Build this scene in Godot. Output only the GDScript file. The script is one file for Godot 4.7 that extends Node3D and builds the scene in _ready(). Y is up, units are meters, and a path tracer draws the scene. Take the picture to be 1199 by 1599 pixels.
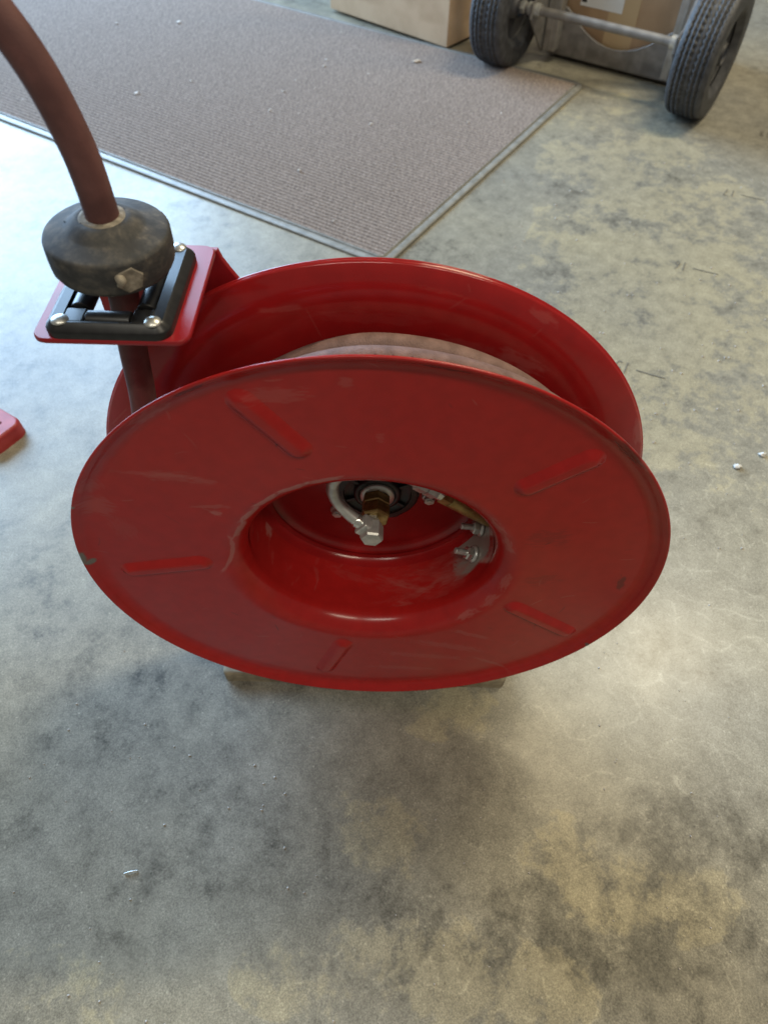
extends Node3D
# A red hose reel on a workshop floor. Metres, y up. The reel's axle runs along z, its front flange lies near z = 0.

const AXLE := 0.248          # height of the axle
const R := 0.2229            # radius of the flanges
const BACK := -0.0893        # plane of the rear rim
const TEX := 2048
var M := {}
var rng := RandomNumberGenerator.new()
var used := {}


func _ready() -> void:
	rng.seed = 7
	set_camera_and_light()
	make_materials()
	build_floor()
	build_mat()
	build_reel()
	build_hose()
	build_hose_stop()
	build_mounting_foot()
	build_box()
	build_hand_truck()
	build_crumbs()


func set_camera_and_light() -> void:
	var cam := Camera3D.new()
	cam.name = "camera"
	add_child(cam)
	cam.position = Vector3(0.01134, 0.71875, 0.29359)
	cam.rotation_order = EULER_ORDER_YXZ
	cam.rotation = Vector3(-0.922436, 0.006303, 0.021134)
	var at := CameraAttributesPhysical.new()
	at.frustum_focal_length = 16.5
	at.exposure_aperture = 6.0
	at.frustum_focus_distance = 0.52
	cam.attributes = at
	cam.keep_aspect = Camera3D.KEEP_HEIGHT
	cam.fov = 72.15
	cam.near = 0.02
	cam.far = 60.0
	var we := WorldEnvironment.new()
	var e := Environment.new()
	e.background_mode = Environment.BG_COLOR
	e.background_color = Color(0.105, 0.098, 0.086).linear_to_srgb()
	e.tonemap_mode = Environment.TONE_MAPPER_LINEAR
	e.tonemap_exposure = 1.56
	e.sdfgi_enabled = true
	e.ssao_enabled = true
	e.ssil_enabled = true
	we.environment = e
	add_child(we)
	# daylight through the big open door, far left
	area("door_daylight", Vector3(-2.3, 1.45, -2.9), Vector3(-0.2, 0.0, -0.6), Vector2(3.0, 2.8), Color(0.70, 0.85, 1.0), 24.0)
	# ceiling lamps: two tubes above and behind the camera, one further on at the right
	area("ceiling_lamp", Vector3(1.30, 2.9, 1.25), Vector3(1.30, 0.0, 1.25), Vector2(1.25, 0.14), Color(1.0, 0.95, 0.85), 1.7)
	area("ceiling_lamp_001", Vector3(-0.45, 2.9, 1.25), Vector3(-0.45, 0.0, 1.25), Vector2(1.25, 0.14), Color(1.0, 0.98, 0.92), 1.2)
	area("ceiling_lamp_002", Vector3(1.35, 2.9, -1.35), Vector3(1.35, 0.0, -1.35), Vector2(1.25, 0.14), Color(1.0, 0.94, 0.80), 4.8)


func area(called: String, at: Vector3, to: Vector3, size: Vector2, c: Color, energy: float) -> void:
	var l := AreaLight3D.new()
	l.name = called
	l.area_size = size
	l.area_normalize_energy = true
	l.light_color = c
	l.light_energy = energy
	l.area_range = 14.0
	l.shadow_enabled = true
	add_child(l)
	l.look_at_from_position(at, to, Vector3.UP if absf((to - at).normalized().y) < 0.98 else Vector3.FORWARD)


# ------------------------------------------------------------------ naming

func numbered(called: String) -> String:
	if not used.has(called):
		used[called] = 0
		return called
	used[called] += 1
	return "%s_%03d" % [called, used[called]]


func tag(o: Node3D, label: String, category: String, group := "", kind := "") -> void:
	if label:
		o.set_meta("label", label)
	if category:
		o.set_meta("category", category)
	if group:
		o.set_meta("group", group)
	if kind:
		o.set_meta("kind", kind)


func thing(called: String, label: String, category: String, at := Vector3.ZERO, turn := 0.0, group := "") -> Node3D:
	var o := Node3D.new()
	o.name = numbered(called)
	add_child(o)
	o.position = at
	o.rotation.y = turn
	tag(o, label, category, group)
	return o


func part(parent: Node3D, called: String, mesh: Mesh, m: Material, at := Vector3.ZERO, b := Basis()) -> MeshInstance3D:
	var o := MeshInstance3D.new()
	o.name = called
	o.mesh = mesh
	o.material_override = null
	if mesh is PrimitiveMesh:
		(mesh as PrimitiveMesh).material = m
	else:
		for i in mesh.get_surface_count():
			mesh.surface_set_material(i, m)
	o.transform = Transform3D(b, at)
	parent.add_child(o, true)
	return o


# ------------------------------------------------------------------ shapes

# Each strip is a list of rows of points; strips share no normals, so a new strip is a crease. uvs has the same layout or is empty.
func surface(strips: Array, uvs: Array = [], closed := true) -> ArrayMesh:
	var V := PackedVector3Array()
	var N := PackedVector3Array()
	var U := PackedVector2Array()
	var I := PackedInt32Array()
	for s in strips.size():
		var rows: Array = strips[s]
		var base := V.size()
		var c: int = rows[0].size()
		for r in rows.size():
			V.append_array(rows[r])
			for k in c:
				U.append(uvs[s][r][k] if uvs.size() > s else Vector2(float(k) / (c - 1), float(r) / maxi(1, rows.size() - 1)))
		N.resize(V.size())
		for r in rows.size() - 1:
			for k in c - 1:
				var a := base + r * c + k
				for t in [[a, a + 1, a + c + 1], [a, a + c + 1, a + c]]:
					var n := (V[t[2]] - V[t[0]]).cross(V[t[1]] - V[t[0]])
					if n.length_squared() < 1e-22:
						continue
					I.append(t[0]); I.append(t[1]); I.append(t[2])
					N[t[0]] += n; N[t[1]] += n; N[t[2]] += n
		if closed:
			for r in rows.size():
				var a := base + r * c
				var sum := N[a] + N[a + c - 1]
				N[a] = sum
				N[a + c - 1] = sum
		for r in [0, rows.size() - 1]:      # a row that shrinks to a point has one normal
			var a: int = base + r * c
			if V[a].distance_squared_to(V[a + c / 2]) < 1e-14 and V[a].distance_squared_to(V[a + 1]) < 1e-14:
				var sum := Vector3.ZERO
				for k in c:
					sum += N[a + k]
				for k in c:
					N[a + k] = sum
	for i in N.size():
		N[i] = N[i].normalized() if N[i].length_squared() > 0.0 else Vector3.UP
	var arr := []
	arr.resize(Mesh.ARRAY_MAX)
	arr[Mesh.ARRAY_VERTEX] = V
	arr[Mesh.ARRAY_NORMAL] = N
	arr[Mesh.ARRAY_TEX_UV] = U
	arr[Mesh.ARRAY_INDEX] = I
	var m := ArrayMesh.new()
	m.add_surface_from_arrays(Mesh.PRIMITIVE_TRIANGLES, arr)
	return m


# Turns a profile of (radius, height) about z ("z") or y ("y"). planar > 0: texture laid flat over a disc of that half width.
func lathe(profile: Array, n: int, axis := "z", planar := 0.0, wall := Vector2.ZERO) -> ArrayMesh:
	var strips := []
	var uvs := []
	for seg in profile:
		var rows := []
		var urows := []
		for p in seg:
			var row := PackedVector3Array()
			var ur := PackedVector2Array()
			for k in n + 1:
				var a := TAU * k / n
				var x: float = p.x * cos(a)
				var y: float = p.x * sin(a)
				row.append(Vector3(x, y, p.y) if axis == "z" else Vector3(x, p.y, -y))
				if planar > 0.0:
					ur.append(Vector2(0.5 + x / planar / 2.0, 0.5 - y / planar / 2.0))
				elif wall != Vector2.ZERO:
					ur.append(Vector2(float(k) / n, (p.y - wall.x) / (wall.y - wall.x)))
				else:
					ur.append(Vector2(float(k) / n * 4.0, p.y * 10.0 + p.x * 10.0))
			rows.append(row)
			urows.append(ur)
		strips.append(rows)
		uvs.append(urows)
	return surface(strips, uvs)


func arc(cx: float, cy: float, r: float, a0: float, a1: float, n: int) -> Array:
	var out := []
	for i in n + 1:
		var a := deg_to_rad(lerpf(a0, a1, float(i) / n))
		out.append(Vector2(cx + r * cos(a), cy + r * sin(a)))
	return out


# An n-sided turned body with flat facets (nuts, hexagon bars).
func faceted(profile: Array, n: int, turn := 0.0) -> ArrayMesh:
	var strips := []
	for k in n:
		var a := TAU * k / n + turn
		var b := TAU * (k + 1) / n + turn
		for i in profile.size() - 1:
			var p: Vector2 = profile[i]
			var q: Vector2 = profile[i + 1]
			strips.append([PackedVector3Array([Vector3(p.x * cos(a), p.x * sin(a), p.y), Vector3(p.x * cos(b), p.x * sin(b), p.y)]), PackedVector3Array([Vector3(q.x * cos(a), q.x * sin(a), q.y), Vector3(q.x * cos(b), q.x * sin(b), q.y)])])
	return surface(strips, [], false)


func smooth_path(pts: Array, per := 10) -> PackedVector3Array:
	var out := PackedVector3Array()
	for i in pts.size() - 1:
		var p0: Vector3 = pts[maxi(i - 1, 0)]
		var p1: Vector3 = pts[i]
		var p2: Vector3 = pts[i + 1]
		var p3: Vector3 = pts[mini(i + 2, pts.size() - 1)]
		for k in per:
			out.append(p1.cubic_interpolate(p2, p0, p3, float(k) / per))
	out.append(pts[-1])
	return out


func tube(path: PackedVector3Array, radii, n := 16, caps := true, v_scale := 1.0) -> ArrayMesh:
	var rows := []
	var uv := []
	var t0 := (path[1] - path[0]).normalized()
	var side := t0.cross(Vector3(0.31, 0.2, 0.93)).normalized()
	var run := 0.0
	for i in path.size():
		var t := (path[mini(i + 1, path.size() - 1)] - path[maxi(i - 1, 0)]).normalized()
		side = (side - t * side.dot(t)).normalized()
		var up := t.cross(side)
		if i:
			run += path[i].distance_to(path[i - 1])
		var r: float = radii[i] if radii is Array else radii
		var row := PackedVector3Array()
		var ur := PackedVector2Array()
		for k in n + 1:
			var a := TAU * k / n
			row.append(path[i] + (side * cos(a) + up * sin(a)) * r)
			ur.append(Vector2(float(k) / n, run * v_scale))
		rows.append(row)
		uv.append(ur)
	var strips := [rows]
	var uvs := [uv]
	if caps:
		for e in [0, path.size() - 1]:
			var mid := PackedVector3Array()
			mid.resize(n + 1)
			mid.fill(path[e])
			strips.append([mid, rows[e]] if e == 0 else [rows[e], mid])
			uvs.append([uv[e], uv[e]])
	return surface(strips, uvs)


# A box with rounded edges, centred on the origin.
func rounded_box(size: Vector3, r: float, seg := 3) -> ArrayMesh:
	var h := size / 2.0
	r = minf(r, minf(h.x, minf(h.y, h.z)) * 0.999)
	var strips := []
	for f in 6:
		var w := f / 2
		var sgn := 1.0 if f % 2 == 0 else -1.0
		var u := (w + 1) % 3
		var v := (w + 2) % 3
		var cu := []
		var cv := []
		for side in [-1.0, 1.0]:
			for i in seg + 1:
				var k := float(i) / seg if side > 0.0 else 1.0 - float(i) / seg
				cu.append(side * (h[u] - r + r * tan(k * PI / 4.0)))
				cv.append(side * (h[v] - r + r * tan(k * PI / 4.0)))
		var rows := []
		for b in cv:
			var row := PackedVector3Array()
			for a in cu:
				var p := Vector3.ZERO
				p[w] = sgn * h[w]
				p[u] = a
				p[v] = b
				var inner := p.clamp(-h + Vector3.ONE * r, h - Vector3.ONE * r)
				row.append(inner + (p - inner).normalized() * r)
			if sgn > 0.0:
				row.reverse()
			rows.append(row)
		strips.append(rows)
	return surface(strips, [], false)


func ring(cx: float, cz: float, w: float, d: float, r: float, y: float, n := 5) -> PackedVector3Array:
	var out := PackedVector3Array()
	var corners := [Vector2(w / 2 - r, d / 2 - r), Vector2(-w / 2 + r, d / 2 - r), Vector2(-w / 2 + r, -d / 2 + r), Vector2(w / 2 - r, -d / 2 + r)]
	for c in 4:
		for i in n + 1:
			var a := (c + float(i) / n) * PI / 2.0
			out.append(Vector3(cx + corners[c].x + r * cos(a), y, cz + corners[c].y + r * sin(a)))
	out.append(out[0])
	return out


func flat_polygon_solid(outline: PackedVector2Array, thick: float, bevel := 0.0012) -> ArrayMesh:
	# a sheet in the xy plane, thick along z, with softened edges
	var strips := []
	var loops := []
	var inset := outline
	var g := Geometry2D.offset_polygon(outline, -bevel, Geometry2D.JOIN_MITER)
	if g.size() == 1 and g[0].size() == outline.size():
		inset = g[0]
		# keep the same first point
		var best := 0
		for i in inset.size():
			if inset[i].distance_to(outline[0]) < inset[best].distance_to(outline[0]):
				best = i
		var turned := PackedVector2Array()
		for i in inset.size():
			turned.append(inset[(best + i) % inset.size()])
		inset = turned
	for spec in [[inset, -thick / 2], [outline, -thick / 2 + bevel], [outline, thick / 2 - bevel], [inset, thick / 2]]:
		var row := PackedVector3Array()
		for p in spec[0]:
			row.append(Vector3(p.x, p.y, spec[1]))
		row.append(row[0])
		loops.append(row)
	for i in 3:
		for k in outline.size():
			strips.append([PackedVector3Array([loops[i][k], loops[i][k + 1]]), PackedVector3Array([loops[i + 1][k], loops[i + 1][k + 1]])])
	var tri := Geometry2D.triangulate_polygon(inset)
	for i in range(0, tri.size(), 3):
		for z in [thick / 2, -thick / 2]:
			var a := inset[tri[i]]
			var b := inset[tri[i + 1]]
			var c := inset[tri[i + 2]]
			if z < 0.0:
				var s := b
				b = c
				c = s
			strips.append([PackedVector3Array([Vector3(a.x, a.y, z), Vector3(b.x, b.y, z)]), PackedVector3Array([Vector3(a.x, a.y, z), Vector3(c.x, c.y, z)])])
	return surface(strips, [], false)


# ------------------------------------------------------------------ textures

func noise(freq: float, octaves := 4, kind := FastNoiseLite.TYPE_SIMPLEX_SMOOTH, sd := 1) -> FastNoiseLite:
	var n := FastNoiseLite.new()
	n.seed = sd
	n.noise_type = kind
	n.frequency = freq
	n.fractal_type = FastNoiseLite.FRACTAL_FBM if octaves > 1 else FastNoiseLite.FRACTAL_NONE
	n.fractal_octaves = octaves
	return n


func noise_texture(freq: float, octaves: int, lo: Color, hi: Color, size := 256, sd := 3, bias := 0.5) -> NoiseTexture2D:
	var t := NoiseTexture2D.new()
	t.width = size
	t.height = size
	t.seamless = true
	t.noise = noise(freq, octaves, FastNoiseLite.TYPE_SIMPLEX_SMOOTH, sd)
	var g := Gradient.new()
	g.offsets = PackedFloat32Array([bias - 0.3, bias + 0.3])
	g.colors = PackedColorArray([lo, hi])
	t.color_ramp = g
	return t


func srgb(r: float, g: float, b: float) -> Color:
	return Color(r, g, b).linear_to_srgb()


func paint(c: Color, rough: float, metal := 0.0) -> StandardMaterial3D:
	var m := StandardMaterial3D.new()
	m.albedo_color = c
	m.roughness = rough
	m.metallic = metal
	m.cull_mode = BaseMaterial3D.CULL_DISABLED
	return m


func triplanar(m: StandardMaterial3D, scale: float) -> StandardMaterial3D:
	m.uv1_triplanar = true
	m.uv1_scale = Vector3.ONE * scale
	return m


# A picture with worn marks rubbed into it: data in bytes, one alpha stroke at a time.
class Canvas:
	var w: int
	var h: int
	var rgb: PackedByteArray
	var n: FastNoiseLite

	func _init(width: int, height: int, base: Color, grain: FastNoiseLite, vary: float) -> void:
		w = width
		h = height
		n = grain
		rgb.resize(w * h * 3)
		for y in h:
			for x in w:
				var k := 1.0 + vary * grain.get_noise_2d(x * 0.25, y * 0.25)
				var i := (y * w + x) * 3
				rgb[i] = clampi(int(base.r8 * k), 0, 255)
				rgb[i + 1] = clampi(int(base.g8 * k), 0, 255)
				rgb[i + 2] = clampi(int(base.b8 * k), 0, 255)

	# at, half length and half width in pixels; ragged by noise that is drawn out along the stroke
	func stroke(at: Vector2, hl: float, hw: float, angle: float, c: Color, strength: float, ragged := 0.6, bend := 0.0) -> void:
		var reach := hl + hw + absf(bend) * hl
		var ca := cos(angle)
		var sa := sin(angle)
		for y in range(maxi(0, int(at.y - reach)), mini(h, int(at.y + reach) + 1)):
			for x in range(maxi(0, int(at.x - reach)), mini(w, int(at.x + reach) + 1)):
				var dx := x - at.x
				var dy := y - at.y
				var u := (dx * ca + dy * sa) / hl
				if absf(u) > 1.0:
					continue
				var v := (-dx * sa + dy * ca - bend * hl * (u * u - 0.5)) / hw
				if absf(v) > 1.0:
					continue
				var k := (1.0 - u * u) * (1.0 - v * v)
				var g := n.get_noise_2d((u * hl) * 0.35 + at.x * 3.0, v * hw * 1.3 + at.y * 5.0)
				k = clampf((k - ragged * (0.5 - g * 0.9)) * 2.2, 0.0, 1.0) * strength
				if k <= 0.0:
					continue
				var i := (y * w + x) * 3
				rgb[i] = int(lerpf(rgb[i], c.r8, k))
				rgb[i + 1] = int(lerpf(rgb[i + 1], c.g8, k))
				rgb[i + 2] = int(lerpf(rgb[i + 2], c.b8, k))

	func texture() -> ImageTexture:
		return ImageTexture.create_from_image(Image.create_from_data(w, h, false, Image.FORMAT_RGB8, rgb))


func make_materials() -> void:
	var red := srgb(0.38, 0.014, 0.012)
	var chalk := srgb(0.40, 0.125, 0.11)
	var pale := srgb(0.46, 0.36, 0.32)
	var dark := srgb(0.075, 0.012, 0.012)
	var grit := noise(0.11, 3, FastNoiseLite.TYPE_SIMPLEX_SMOOTH, 11)

	# front flange: a flat picture 0.45 m wide
	var c := Canvas.new(1024, 1024, red, grit, 0.05)
	var S := 1024.0 / 0.45
	var put := func(x: float, y: float, l: float, w: float, deg: float, col: Color, a: float, ragged := 0.6, bend := 0.0):
		c.stroke(Vector2(512 + x * S, 512 - y * S), l * S, w * S, deg_to_rad(deg), col, a, ragged, bend)
	put.call(-0.055, 0.186, 0.026, 0.008, -3.0, chalk, 0.42)
	put.call(-0.146, 0.112, 0.034, 0.003, 4.0, chalk, 0.35)
	put.call(-0.135, 0.110, 0.022, 0.007, 2.0, chalk, 0.4)
	put.call(-0.113, 0.106, 0.012, 0.005, 8.0, chalk, 0.45)
	put.call(-0.112, 0.078, 0.018, 0.003, -2.0, chalk, 0.5)
	put.call(-0.110, 0.070, 0.006, 0.004, 0.0, pale, 0.4)
	put.call(-0.193, 0.076, 0.016, 0.015, 20.0, chalk, 0.42)
	put.call(-0.190, 0.100, 0.009, 0.010, 70.0, chalk, 0.35)
	put.call(-0.182, 0.048, 0.018, 0.012, 80.0, chalk, 0.22)
	put.call(-0.112, 0.016, 0.034, 0.0022, 106.0, pale, 0.45, 0.4, 0.25)
	put.call(-0.131, 0.172, 0.022, 0.006, -38.0, chalk, 0.5)
	put.call(-0.103, 0.193, 0.014, 0.003, -30.0, dark, 0.6)
	put.call(0.040, 0.213, 0.020, 0.003, 12.0, dark, 0.7)
	put.call(0.070, 0.207, 0.010, 0.002, 20.0, chalk, 0.5)
	put.call(0.160, 0.150, 0.022, 0.006, 44.0, dark, 0.55)
	put.call(0.172, 0.140, 0.010, 0.003, 46.0, chalk, 0.5)
	put.call(0.130, 0.050, 0.022, 0.014, -12.0, dark, 0.22, 0.9)
	put.call(0.136, -0.008, 0.022, 0.010, -20.0, dark, 0.2, 0.9)
	put.call(0.072, -0.128, 0.045, 0.007, 14.0, chalk, 0.4)
	put.call(0.050, -0.150, 0.050, 0.006, 6.0, chalk, 0.35)
	put.call(0.092, -0.105, 0.028, 0.004, 24.0, chalk, 0.45)
	put.call(0.030, -0.178, 0.040, 0.005, 2.0, chalk, 0.35)
	put.call(0.115, -0.160, 0.030, 0.003, 30.0, chalk, 0.45)
	put.call(-0.014, 0.197, 0.006, 0.006, 0.0, chalk, 0.4)
	put.call(0.006, 0.152, 0.004, 0.006, 0.0, chalk, 0.3)
	put.call(0.200, -0.010, 0.012, 0.004, 84.0, dark, 0.5)
	# worn ring round the opening
	for k in [[106.0, 0.1140], [118.0, 0.1135], [130.0, 0.1125], [142.0, 0.1110], [154.0, 0.1085]]:
		var t: float = deg_to_rad(k[0])
		put.call(cos(t) * k[1], sin(t) * k[1], 0.017, 0.0034, 90.0 - k[0], pale, 0.5, 0.5, -0.07)
	for a in [-8.0, -24.0, -40.0, 20.0, 34.0]:
		var t := deg_to_rad(a)
		put.call(cos(t) * 0.110, sin(t) * 0.110, 0.016, 0.005, 90.0 - a, chalk, 0.6, 0.7, -0.07)
	# paint knocked off the rim
	put.call(-0.2215, 0.018, 0.010, 0.0045, 88.0, srgb(0.16, 0.15, 0.13), 1.0, 0.35)
	put.call(-0.2175, 0.009, 0.0045, 0.004, 40.0, srgb(0.16, 0.15, 0.13), 1.0, 0.3)
	put.call(-0.207, 0.082, 0.003, 0.002, 20.0, srgb(0.2, 0.18, 0.16), 0.9, 0.3)
	put.call(0.196, -0.105, 0.004, 0.003, 50.0, srgb(0.12, 0.1, 0.09), 0.9, 0.3)
	var scuffs := RandomNumberGenerator.new()
	scuffs.seed = 21
	for i in 46:
		var a := scuffs.randf() * TAU
		var rr := 0.115 + scuffs.randf() * 0.105
		put.call(cos(a) * rr, sin(a) * rr, scuffs.randf_range(0.002, 0.011), scuffs.randf_range(0.0005, 0.0010), scuffs.randf() * 180.0, chalk if scuffs.randf() < 0.7 else dark, scuffs.randf_range(0.15, 0.45), 0.3, scuffs.randf_range(-0.2, 0.2))
	M.front = paint(Color.WHITE, 0.24)
	M.front.albedo_texture = c.texture()
	M.front.roughness_texture = noise_texture(0.012, 4, Color(0.75, 0.75, 0.75), Color(1, 1, 1), 256, 5)
	M.front.metallic_specular = 0.45

	# rear flange, same flat layout
	c = Canvas.new(768, 768, srgb(0.33, 0.012, 0.013), grit, 0.05)
	S = 768.0 / 0.45
	put = func(x: float, y: float, l: float, w: float, deg: float, col: Color, a: float, ragged := 0.6, bend := 0.0):
		c.stroke(Vector2(384 + x * S, 384 - y * S), l * S, w * S, deg_to_rad(deg), col, a, ragged, bend)
	put.call(0.100, 0.152, 0.026, 0.008, 28.0, chalk, 0.5)
	put.call(0.110, 0.185, 0.014, 0.004, 30.0, chalk, 0.4)
	put.call(0.205, 0.080, 0.020, 0.008, 75.0, chalk, 0.55)
	put.call(0.060, 0.165, 0.030, 0.006, 14.0, chalk, 0.25)
	put.call(-0.060, 0.190, 0.020, 0.003, -10.0, chalk, 0.4)
	put.call(-0.205, 0.030, 0.018, 0.006, 95.0, chalk, 0.4)
	put.call(0.000, 0.185, 0.05, 0.006, 3.0, chalk, 0.18)
	for i in 30:
		var a := scuffs.randf() * TAU
		var rr := 0.15 + scuffs.randf() * 0.07
		put.call(cos(a) * rr, sin(a) * rr, scuffs.randf_range(0.002, 0.02), scuffs.randf_range(0.0006, 0.0013), scuffs.randf() * 180.0, chalk, scuffs.randf_range(0.2, 0.5), 0.3)
	M.back = paint(Color.WHITE, 0.16)
	M.back.albedo_texture = c.texture()

	M.plate = paint(Color.WHITE, 0.2)
	M.plate.albedo_texture = c.texture()
	# drum wall: 360 degrees by its depth
	c = Canvas.new(1024, 160, red, grit, 0.05)
	var wall := func(deg: float, z: float, l: float, w: float, turn: float, col: Color, a: float, ragged := 0.6):
		c.stroke(Vector2(1024.0 * fposmod(deg, 360.0) / 360.0, 160.0 * (z + 0.088) / 0.068), l, w, deg_to_rad(turn), col, a, ragged)
	var putty := srgb(0.27, 0.235, 0.21)
	for k in [[-24.0, -0.070, 60, 42], [-20.0, -0.052, 54, 40], [-31.0, -0.046, 34, 26], [-12.0, -0.05, 26, 40], [-26.0, -0.082, 40, 24]]:
		wall.call(k[0], k[1], k[2], k[3], 0.0, putty, 1.0, 0.22)
	wall.call(-38.0, -0.050, 30, 16, 60.0, putty, 0.7, 0.8)
	for i in 46:
		var deg := -35.0 - absf(scuffs.randfn(0.0, 26.0))
		wall.call(deg, scuffs.randf_range(-0.085, -0.025), scuffs.randf_range(14, 60), scuffs.randf_range(4.0, 18.0), scuffs.randf_range(-40.0, 40.0), chalk, scuffs.randf_range(0.08, 0.3), 0.75)
	for i in 22:
		wall.call(scuffs.randf_range(185.0, 260.0), scuffs.randf_range(-0.085, -0.025), scuffs.randf_range(6, 26), scuffs.randf_range(1.5, 5.0), scuffs.randf_range(60.0, 120.0), chalk, scuffs.randf_range(0.1, 0.32), 0.7)
	wall.call(200.0, -0.07, 34, 13, 90.0, pale, 0.55, 0.5)
	M.drum = paint(Color.WHITE, 0.20)
	M.drum.albedo_texture = c.texture()

	M.red = triplanar(paint(Color.WHITE, 0.32), 6.0)
	M.red.albedo_texture = noise_texture(0.01, 4, srgb(0.27, 0.011, 0.016), srgb(0.35, 0.015, 0.020), 256, 9)
	M.red_worn = triplanar(paint(Color.WHITE, 0.45), 9.0)
	M.red_worn.albedo_texture = noise_texture(0.014, 5, srgb(0.30, 0.02, 0.022), srgb(0.40, 0.05, 0.05), 256, 19)
	M.dusty = triplanar(paint(Color.WHITE, 0.8), 12.0)
	M.dusty.albedo_texture = noise_texture(0.02, 4, srgb(0.20, 0.165, 0.11), srgb(0.34, 0.29, 0.20), 256, 29)

	M.hose = triplanar(paint(Color.WHITE, 0.62), 14.0)
	M.hose.albedo_texture = noise_texture(0.012, 5, srgb(0.105, 0.042, 0.040), srgb(0.165, 0.068, 0.063), 256, 31)
	M.hose_coil = triplanar(paint(Color.WHITE, 0.72), 14.0)
	M.hose_coil.albedo_texture = noise_texture(0.02, 5, srgb(0.145, 0.083, 0.070), srgb(0.26, 0.158, 0.135), 256, 33)
	for k in ["hose", "hose_coil"]:
		var nt := NoiseTexture2D.new()
		nt.width = 512
		nt.height = 512
		nt.seamless = true
		nt.as_normal_map = true
		nt.bump_strength = 3.0
		nt.noise = noise(0.09, 3, FastNoiseLite.TYPE_SIMPLEX_SMOOTH, 35)
		M[k].normal_enabled = true
		M[k].normal_texture = nt
		M[k].normal_scale = 1.0 if k == "hose_coil" else 0.25
	M.hole = paint(srgb(0.07, 0.03, 0.028), 0.9)

	M.plastic = triplanar(paint(Color.WHITE, 0.34), 20.0)
	M.plastic.albedo_texture = noise_texture(0.02, 4, srgb(0.010, 0.010, 0.011), srgb(0.022, 0.022, 0.023), 256, 41)
	M.grime = triplanar(paint(Color.WHITE, 0.9), 30.0)
	M.grime.albedo_texture = noise_texture(0.02, 4, srgb(0.20, 0.16, 0.12), srgb(0.30, 0.25, 0.19), 128, 43)

	# moulded rubber with pale dirt rubbed on in patches
	M.rubber = triplanar(paint(Color.WHITE, 0.82), 11.0)
	var rt := noise_texture(0.013, 6, srgb(0.035, 0.034, 0.034), srgb(0.20, 0.165, 0.13), 512, 47)
	(rt.noise as FastNoiseLite).fractal_gain = 0.68
	rt.color_ramp.offsets = PackedFloat32Array([0.0, 0.42, 0.55, 0.72, 1.0])
	rt.color_ramp.colors = PackedColorArray([srgb(0.028, 0.028, 0.030), srgb(0.042, 0.042, 0.043), srgb(0.062, 0.060, 0.057), srgb(0.095, 0.085, 0.074), srgb(0.22, 0.19, 0.155)])
	M.rubber.albedo_texture = rt
	M.dirt = triplanar(paint(Color.WHITE, 0.9), 40.0)
	M.dirt.albedo_texture = noise_texture(0.03, 4, srgb(0.16, 0.14, 0.11), srgb(0.36, 0.315, 0.25), 128, 49)

	M.zinc = triplanar(paint(Color.WHITE, 0.36, 0.65), 40.0)
	M.zinc.albedo_texture = noise_texture(0.02, 4, srgb(0.50, 0.50, 0.48), srgb(0.70, 0.70, 0.66), 128, 51)
	M.bright = paint(srgb(0.74, 0.74, 0.70), 0.22, 0.9)
	M.screw = triplanar(paint(Color.WHITE, 0.34, 0.8), 60.0)
	M.screw.albedo_texture = noise_texture(0.03, 4, srgb(0.50, 0.50, 0.47), srgb(0.72, 0.72, 0.68), 128, 52)
	M.brass = triplanar(paint(Color.WHITE, 0.38, 0.7), 40.0)
	M.brass.albedo_texture = noise_texture(0.02, 4, srgb(0.32, 0.22, 0.08), srgb(0.52, 0.37, 0.15), 128, 53)
	M.black_gap = paint(srgb(0.006, 0.006, 0.006), 0.6)

	M.mat = paint(Color.WHITE, 0.95)
	M.mat.uv1_scale = Vector3(3.2, 3.2, 1)
	M.mat.albedo_texture = noise_texture(0.11, 5, srgb(0.165, 0.132, 0.112), srgb(0.335, 0.277, 0.240), 512, 61)
	M.mat.heightmap_enabled = true
	M.mat.heightmap_texture = noise_texture(0.34, 3, Color.BLACK, Color.WHITE, 512, 62)
	M.mat.heightmap_scale = 0.02
	M.vinyl = triplanar(paint(Color.WHITE, 0.42), 8.0)
	M.vinyl.albedo_texture = noise_texture(0.015, 4, srgb(0.17, 0.168, 0.152), srgb(0.26, 0.255, 0.232), 256, 63)

	M.card = triplanar(paint(Color.WHITE, 0.85), 5.0)
	M.card.albedo_texture = noise_texture(0.006, 5, srgb(0.52, 0.355, 0.215), srgb(0.62, 0.44, 0.275), 256, 71)
	M.card_dark = triplanar(paint(Color.WHITE, 0.85), 5.0)
	M.card_dark.albedo_texture = noise_texture(0.006, 5, srgb(0.34, 0.22, 0.125), srgb(0.42, 0.28, 0.165), 256, 72)
	M.tape = paint(srgb(0.50, 0.36, 0.20), 0.3)
	M.label = paint(srgb(0.72, 0.72, 0.70), 0.6)
	M.ink = paint(srgb(0.02, 0.02, 0.02), 0.6)
	M.alu = triplanar(paint(Color.WHITE, 0.45, 0.55), 7.0)
	M.alu.albedo_texture = noise_texture(0.012, 5, srgb(0.33, 0.31, 0.28), srgb(0.46, 0.44, 0.41), 256, 73)
	M.galvanised = triplanar(paint(Color.WHITE, 0.5, 0.4), 7.0)
	M.galvanised.albedo_texture = noise_texture(0.012, 5, srgb(0.20, 0.19, 0.18), srgb(0.30, 0.285, 0.27), 256, 74)
	M.tyre = triplanar(paint(Color.WHITE, 0.6), 10.0)
	M.tyre.albedo_texture = noise_texture(0.02, 5, srgb(0.036, 0.037, 0.041), srgb(0.080, 0.081, 0.087), 256, 75)
	M.tread_top = M.tyre
	M.rim = paint(srgb(0.10, 0.10, 0.105), 0.5, 0.3)
	M.pencil = paint(srgb(0.12, 0.115, 0.10), 0.8)
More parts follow.
